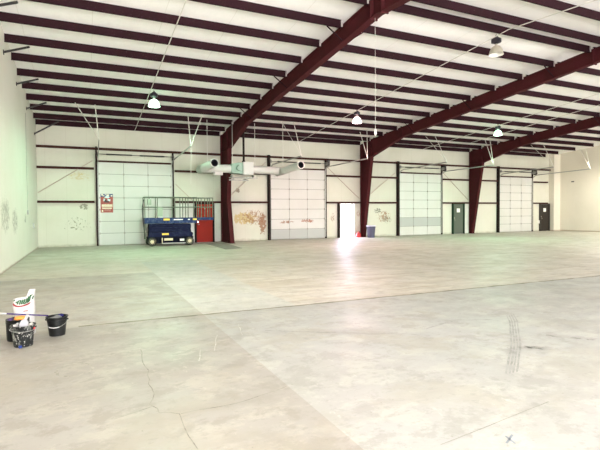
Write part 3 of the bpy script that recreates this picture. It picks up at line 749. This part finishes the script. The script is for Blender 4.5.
new('bin_liner', bm, mat('pale_lilac_bag', (.62, .60, .72), .35), root, True)
for s in (-1, 1):
    bm = BM(); tube(bm, (16.42+s*.29, 24.66, .66), (16.42+s*.33, 24.66, .66), .012); tube(bm, (16.42+s*.33, 24.66, .66), (16.42+s*.33, 24.78, .66), .012); tube(bm, (16.42+s*.33, 24.78, .66), (16.42+s*.29, 24.78, .66), .012)
    new('handle', bm, M_bin, root)
M_can = mat('red_plastic_can', (.62, .05, .05), .4)
cx, cy = 15.86, 25.33
root = empty('fuel_can', (cx, cy, 0), 'small red fuel can on the floor right of the open doorway', 'fuel can')
bm = BM(); prism(bm, [(cx-.17, 0), (cx+.15, 0), (cx+.15, .24), (cx+.04, .33), (cx-.06, .30), (cx-.17, .18)], 'Y', cy-.09, cy+.09)
bmesh.ops.bevel(bm, geom=bm.edges[:], offset=.022, segments=2, affect='EDGES'); new('can_body', bm, M_can, root, True)
bm = BM(); path(bm, [(cx-.05, cy, .29), (cx-.02, cy, .38), (cx+.08, cy, .38), (cx+.12, cy, .26)], .014); new('handle', bm, M_can, root)
bm = BM(); tube(bm, (cx+.08, cy, .3), (cx+.10, cy, .42), .024, .016, 12); new('spout', bm, M_black, root)
# flat mat in front of the red door
bm = BM()
prism(bm, [(5.80, 24.45), (6.85, 24.35), (6.50, 20.3), (5.66, 20.1)], 'Z', 0, .012)
Mm = NB('grey_rubber_mat', (.20, .19, .165), .8); Mm.mix(Mm.ramp(Mm.noise(5, 5), .45, .7), (.27, .25, .215))
tag(new('floor_mat', bm, Mm.m), 'long flat grey mat on the floor in front of the red door', 'mat')

# ================================================================ BUCKETS, BAG, POLE
M_bk = NB('black_bucket_plastic', (.006, .0065, .006), .45, 0, .3); M_bk.mix(M_bk.ramp(M_bk.noise(20), .55, .7, 0, .5), (.02, .021, .019)); M_bk = M_bk.m
b = NB('splattered_black_bucket', (.010, .011, .010), .5, 0, .2)
b.mix(b.ramp(b.noise(16, 6, (1, 1, .45), .7), .52, .64, 0, .75), (.30, .31, .27))
b.mix(b.ramp(b.noise(34, 4, rough=.6), .60, .66, 0, .9), (.62, .61, .55)); M_bks = b.m
M_ww = mat('white_plastic', (.40, .395, .38), .45)
M_org = mat('orange_cloth', (.85, .28, .05), .7)
def bucket(name, c, rb, rtop, h, m, label, grp, ang, hang):
    root = empty(name, (c[0], c[1], 0), label, 'bucket', grp)
    P = (c[0], c[1], 0)
    bm = BM(); lathe(bm, [(.001, .006), (rb-.01, .006), (rb-.006, 0), (rb, 0), (rb+(rtop-rb)*.84, h*.84), (rtop+.000, h*.85), (rtop+.000, h*.87), (rtop-.004, h*.88), (rtop, h-.012), (rtop+.010, h-.012), (rtop+.010, h), (rtop-.006, h), (rtop-.012, h-.02), (rb-.006, .012), (.001, .012)], P, 40)
    new('bucket_body', bm, m, root, True)
    # wire bail hanging on the camera side
    bm = BM(); a = R(ang); ex = Vector((math.cos(a), math.sin(a), 0)); ey = Vector((ex.y, -ex.x, 0))
    pts = []
    for i in range(15):
        t = PI*i/14; drop = math.sin(t)
        pts.append(Vector(P)+Vector((0, 0, h*.83))+ex*(rtop+.012)*math.cos(t)+ey*(rtop+.012)*drop*1.02+Vector((0, 0, -hang*drop)))
    path(bm, pts, .0022, 6); hd = new('bail_handle', bm, M_galv, root)
    if hang > .05: bm = BM(); path(bm, pts[5:10], .006, 8); new('grip', bm, M_ww, hd, True)
    for s in (-1, 1):
        bm = BM(); tube(bm, Vector(P)+Vector((0, 0, h*.83))+ex*s*(rtop), Vector(P)+Vector((0, 0, h*.83))+ex*s*(rtop+.014), .012, seg=10); new('ear', bm, m, root)
    return root
GR = 'black buckets on the concrete floor'
A = (-.355, 6.93); B = (-.705, 6.55); C = (-.80, 6.90)
bucket('bucket', A, .095, .127, .252, M_bk, 'clean black bucket standing apart at the right of the cluster, holding a pole end', GR, -12, .085)
bucket('bucket', B, .102, .131, .258, M_bks, 'white-splattered black bucket in front, full of pale tools', GR, 10, .02)
# third bucket: straight ribbed side, no bail visible
root = empty('bucket', (C[0], C[1], 0), 'tall black bucket behind left, with an orange cloth on top', 'bucket', GR)
bm = BM(); lathe(bm, [(.001, .006), (.118, 0), (.122, .01), (.128, .225), (.134, .225), (.134, .238), (.128, .242), (.134, .25), (.134, .27), (.124, .27), (.116, .02), (.001, .02)], (*C, 0), 36)
for i in range(20):
    a = 2*PI*i/20; tube(bm, (C[0]+.121*math.cos(a), C[1]+.121*math.sin(a), .02), (C[0]+.128*math.cos(a), C[1]+.128*math.sin(a), .22), .004, seg=5)
new('bucket_body', bm, M_bk, root, True)
bm = BM(); lathe(bm, [(.001, .262), (.1225, .262), (.1215, .24)], (*C, 0), 30); new('lid', bm, M_bk, root)
def lump(name, c, r, m, label, cat, amp=.25, seed=0, n=3, sq=(1, 1, 1), parent=None):
    bm = BM(); bmesh.ops.create_icosphere(bm, subdivisions=n, radius=1)
    rnd = random.Random(seed); ph = [(rnd.uniform(-3, 3), rnd.uniform(-3, 3), rnd.uniform(-3, 3), rnd.uniform(0, 6)) for _ in range(5)]
    for v in bm.verts:
        k = 1+amp*sum(math.sin(a*v.co.x+b_*v.co.y+d*v.co.z+e) for a, b_, d, e in ph)/3
        v.co = Vector((c[0]+v.co.x*r[0]*k, c[1]+v.co.y*r[1]*k, max(c[2]+v.co.z*r[2]*k, c[2]-r[2]*.6)))
    o = new(name, bm, m, parent, True)
    if label: tag(o, label, cat)
    return o
lump('orange_cloth', (C[0]+.02, C[1]-.04, .282), (.075, .055, .026), M_org, 'crumpled orange cloth on top of the tall black bucket', 'cloth', .3, 3)
lump('purple_cloth', (C[0]-.075, C[1]-.06, .276), (.030, .035, .018), mat('purple_cloth_mat', (.06, .03, .12), .7), 'small dark purple cloth beside the orange cloth', 'cloth', .3, 5)
# contents of the splattered bucket
def tool(name, pts, w, h, m, label, cat):
    bm = BM()
    for a, c in zip(pts, pts[1:]): bar(bm, a, c, w, h)
    bmesh.ops.bevel(bm, geom=bm.edges[:], offset=min(w, h)*.2, segments=1, affect='EDGES')
    return tag(new(name, bm, m), label, cat)
bm = BM(); lathe(bm, [(.001, .20), (.128, .20)], (*B, 0), 30); 
o = tag(new('murky_water', bm, mat('grey_slurry', (.30, .30, .27), .3)), 'grey slurry inside the white-splattered bucket', 'liquid'); o['kind'] = 'stuff'
root = empty('paint_scoop', (B[0]+.01, B[1], .2), 'pale grey scoop standing up in the white-splattered bucket', 'scoop')
bm = BM(); prism(bm, [(B[0]-.035, .20), (B[0]+.055, .20), (B[0]+.06, .29), (B[0]+.03, .325), (B[0]-.01, .32), (B[0]-.035, .28)], 'Y', B[1]-.04, B[1]+.02)
bmesh.ops.bevel(bm, geom=bm.edges[:], offset=.008, segments=2, affect='EDGES'); new('scoop_body', bm, mat('pale_grey_plastic', (.33, .33, .34), .5), root)
bm = BM(); bar(bm, (B[0]+.02, B[1], .30), (B[0]+.05, B[1]+.04, .365), .028, .018); new('scoop_handle', bm, M_ww, root)
tool('putty_knife', [(B[0]-.07, B[1]-.03, .20), (B[0]-.055, B[1]-.035, .29)], .04, .012, M_ww, 'white scraper blade at the left inside the splattered bucket', 'scraper')
tool('taping_knife', [(B[0]-.070, B[1]-.035, .215), (B[0]-.080, B[1]-.025, .272)], .05, .008, M_ww, 'white flat knife over the left rim of the splattered bucket', 'knife')
lump('grey_rag', (B[0]+.085, B[1]+.0, .248), (.030, .045, .024), mat('dirty_grey_cloth', (.35, .34, .31), .8), 'dirty grey rag at the right inside the splattered bucket', 'cloth', .35, 9)
bm = BM(); tube(bm, (B[0]+.122, B[1]-.055, .205), (B[0]+.128, B[1]-.058, .225), .008, seg=8)
tag(new('red_clip', bm, M_can), 'tiny red clip on the right side of the splattered bucket', 'clip')
bm = BM(); box(bm, -.016, .016, -.010, .010, -.016, .016); bmesh.ops.rotate(bm, cent=(0, 0, 0), matrix=Matrix.Rotation(R(20), 3, 'Z'), verts=bm.verts)
bmesh.ops.translate(bm, vec=(B[0]-.02, B[1]-.125, .017), verts=bm.verts)
tag(new('blue_tape_roll', bm, mat('blue_tape', (.012, .03, .14), .6, 0, .2)), 'small blue tape piece on the floor against the splattered bucket', 'tape')
# contents of the clean bucket
M_squee = mat('dark_rubber_grey', (.12, .125, .12), .5)
lump('grey_mop_head', (A[0]-.015, A[1]+.01, .222), (.060, .055, .034), M_squee, 'grey mop head lying inside the clean black bucket', 'mop head', .3, 12)
lump('blue_sponge', (A[0]+.045, A[1]+.05, .248), (.035, .025, .022), mat('dark_blue_sponge', (.015, .014, .08), .8, 0, .1), 'small dark blue sponge inside the clean black bucket', 'sponge', .15, 15)

# pole lying across the buckets
p1 = Vector((A[0]-.10, A[1]-.02, .272)); p0 = Vector((-1.12, 6.84, .385))
root = empty('painting_pole', p0, 'purple extension pole with white end lying across the buckets', 'pole')
d = (p1-p0)
bm = BM(); tube(bm, p0+d*.30, p1, .0085, seg=12); new('pole_shaft', bm, mat('violet_pole', (.028, .010, .10), .5, 0, .2), root, True)
bm = BM(); tube(bm, p0, p0+d*.31, .0105, seg=12); new('white_end', bm, M_ww, root, True)

# bag of joint compound
M_bag = NB('white_paper_bag', (.42, .41, .38), .6); M_bag.bump(M_bag.noise(14, 4), .6, .02); M_bag = M_bag.m
M_bgr = mat('green_ink', (.012, .07, .02), .7); M_brd = mat('red_ink', (.22, .02, .025), .7); M_bgy = mat('grey_ink', (.45, .48, .48), .6); M_brp = mat('pale_red_ink', (.75, .45, .45), .6)
bx0, bx1, byc = -.885, -.625, 7.17
root = empty('paper_bag', ((bx0+bx1)/2, byc, 0), 'upright white paper bag with green and red print behind the buckets', 'bag')
nu, nv = 28, 30
def top(u):  # torn outline: low on the left, raised flap at right
    return .488 + .012*math.sin(u*2.6) + (.10 if u > .60 else 0)*min(1, (u-.60)/.14 if u > .60 else 0) - .012*max(0, .2-u)*5
def thick(v): return .075*(1-.55*v**2)
def bagpt(u, v, s):
    sx = bx0+.012*(1-v)*0+(bx1-bx0)*u
    prof = math.sqrt(max(0, 1-(2*u-1)**4))
    y = byc - s*(thick(v)*prof*(1 if v > .02 else .9)) + .006*math.sin(9*u+5*v)+.006*math.sin(13*v-4*u)
    lean = .02*v
    return Vector((sx+.004*math.sin(14*v), y+lean, top(u)*v))
bm = BM(); grid = {}
for s in (1, -1):
    for i in range(nu+1):
        for j in range(nv+1):
            if s == -1 and i in (0, nu): grid[(s, i, j)] = grid[(1, i, j)]; continue
            grid[(s, i, j)] = bm.verts.new(bagpt(i/nu, j/nv, s))
for s in (1, -1):
    for i in range(nu):
        for j in range(nv):
            try: bm.faces.new((grid[(s, i, j)], grid[(s, i+1, j)], grid[(s, i+1, j+1)], grid[(s, i, j+1)]))
            except ValueError: pass
for i in range(1, nu-1):
    bm.faces.new((grid[(1, i, 0)], grid[(1, i+1, 0)], grid[(-1, i+1, 0)], grid[(-1, i, 0)]))
for i in range(nu):
    if i == 0: bm.faces.new((grid[(1, 0, nv)], grid[(1, 1, nv)], grid[(-1, 1, nv)]))
    elif i == nu-1: bm.faces.new((grid[(1, i, nv)], grid[(1, nu, nv)], grid[(-1, i, nv)]))
    else: bm.faces.new((grid[(1, i, nv)], grid[(1, i+1, nv)], grid[(-1, i+1, nv)], grid[(-1, i, nv)]))
bag = new('bag_body', bm, M_bag, root, True)
def on_bag(u, z, e=.003):
    v = z/top(u); p = bagpt(u, v, 1); return p-Vector((0, e, 0))
def ink(name, strips, m):
    bm = BM()
    for pts, w0, w1 in strips:       # pts list of (u,z); w = half width in z or u
        n = len(pts); L = []; Rr = []
        for k, (u, z) in enumerate(pts):
            a = pts[max(0, k-1)]; c = pts[min(n-1, k+1)]
            dx, dz = (c[0]-a[0])*(bx1-bx0), c[1]-a[1]; l = math.hypot(dx, dz) or 1
            w = w0+(w1-w0)*k/(n-1); nx, nz = -dz/l*w/(bx1-bx0), dx/l*w
            L.append(bm.verts.new(on_bag(min(.99, max(.01, u+nx)), z+nz))); Rr.append(bm.verts.new(on_bag(min(.99, max(.01, u-nx)), z-nz)))
        for k in range(n-1): bm.faces.new((L[k], L[k+1], Rr[k+1], Rr[k]))
    new(name, bm, m, bag)
def line_pts(a, c, n=7): return [(a[0]+(c[0]-a[0])*k/n, a[1]+(c[1]-a[1])*k/n) for k in range(n+1)]
def arc(u): return .382+(.42 if u < .33 else .19)*(u-.33)**2
S = []
def stroke(u, zb, zt, sl, w=.007): S.append((line_pts((u, zb), (u+sl, zt)), w, w))
base = lambda u: arc(u)+.024
for u in (.04, .15): S.append((line_pts((u, base(u)+.015), (u+.07, base(u)+.03), 3), .008, .008))
for u, hh in ((.22, .05), (.32, .055), (.41, .062), (.50, .064), (.60, .066), (.69, .078), (.77, .085)):
    stroke(u, base(u), base(u)+hh, .055, .0095)
S.append((line_pts((.26, base(.3)+.05), (.38, base(.3)+.055), 4), .006, .006))
S.append((line_pts((.50, base(.5)), (.60, base(.6)), 4), .006, .006))
S.append((line_pts((.66, base(.66)), (.76, base(.76)), 4), .006, .006))
S.append((line_pts((.80, base(.80)+.06), (.9, base(.88)+.065), 4), .007, .007))
S.append((line_pts((.90, base(.9)), (.95, base(.93)+.035), 4), .008, .008))
ink('green_lettering', S, M_bgr)
ink('red_swoosh', [([(.02+.80*k/20, arc(.02+.80*k/20)) for k in range(21)], .012, .008)], M_brd)
ink('pink_swoosh', [([(.5+.48*k/14, arc(.5+.48*k/14)-.02) for k in range(15)], .006, .009)], M_brp)
ink('small_print', [(line_pts((.12, .31-.018*k), (.5, .31-.018*k)), .003, .003) for k in range(6)]+[(line_pts((.6, .25-.018*k), (.88, .25-.018*k)), .002, .002) for k in range(5)], M_bgy)
ink('small_red_print', [(line_pts((.46, .315), (.68, .322), 4), .005, .005)], M_brd)

# ================================================================ OUTSIDE AND LIGHT
Mo = NB('outside_concrete', (.60, .58, .57), .7)
bm = BM(); box(bm, -10, 45, YB+.25, YB+40, -.25, -.03); o = struct(new('ground_outside', bm, Mo.m)); o['label'] = 'bright concrete outside the open doorway'
w = bpy.data.worlds.new('sky'); scn.world = w; w.use_nodes = True
nt = w.node_tree; bg = nt.nodes['Background']
sky = nt.nodes.new('ShaderNodeTexSky'); sky.sky_type = 'HOSEK_WILKIE'; sky.turbidity = 5; sky.ground_albedo = .6
sky.sun_direction = Vector((-.25, .8, .55)).normalized()
nt.links.new(sky.outputs[0], bg.inputs[0]); bg.inputs[1].default_value = 30.0
# added fill lights in the unseen front doorways, tilted up to brighten the ceiling
for i, (a, c) in enumerate(DX):
    l = bpy.data.lights.new('front_fill_light', 'AREA'); l.shape = 'RECTANGLE'; l.size = c-a-.05; l.size_y = 4.2
    l.color = (1.0, .945, .955); l.energy = (2600, 650, 1050, 1900)[i]
    o = bpy.data.objects.new('front_fill_light', l); COL.objects.link(o)
    o.location = ((a+c)/2, YF-.05, 2.13); o.rotation_euler = (R(124), 0, 0)
# daylight through the open man door in the back wall, faintly violet
l = bpy.data.lights.new('daylight_sun', 'SUN'); l.color = (.80, .68, 1.0); l.energy = 42; l.angle = R(80)
o = bpy.data.objects.new('daylight_sun', l); COL.objects.link(o)
o.rotation_euler = Vector((-.05, 1.0, .50)).to_track_quat('Z', 'Y').to_euler()

l = bpy.data.lights.new('doorway_portal', 'AREA'); l.shape = 'RECTANGLE'; l.size = OX1-OX0; l.size_y = OZ; l.cycles.is_portal = True
o = bpy.data.objects.new('doorway_portal', l); COL.objects.link(o)
o.location = ((OX0+OX1)/2, YB+.22, OZ/2); o.rotation_euler = (R(-90), 0, 0)

# ================================================================ CAMERA
f, yaw, pit, rol = 464.27, .4345, -.0263, -.0071
cy_, sy_ = math.cos(yaw), math.sin(yaw)
F = Vector((sy_*math.cos(pit), cy_*math.cos(pit), math.sin(pit))); Rr = Vector((cy_, -sy_, 0)); U = Rr.cross(F)
R2 = Rr*math.cos(rol)+U*math.sin(rol); U2 = -Rr*math.sin(rol)+U*math.cos(rol)
cam = bpy.data.cameras.new('camera'); cam.sensor_width = 36; cam.lens = f/600*36; cam.clip_end = 300; cam.clip_start = .05
co = bpy.data.objects.new('camera', cam); COL.objects.link(co)
M = Matrix((R2, U2, -F)).transposed().to_4x4(); M.translation = Vector((0, 0, 1.6)); co.matrix_world = M
scn.camera = co
vs = scn.view_settings; vs.view_transform = 'Standard'; vs.look = 'None'; vs.gamma = 1; vs.use_curve_mapping = False
vs.exposure = 0.27
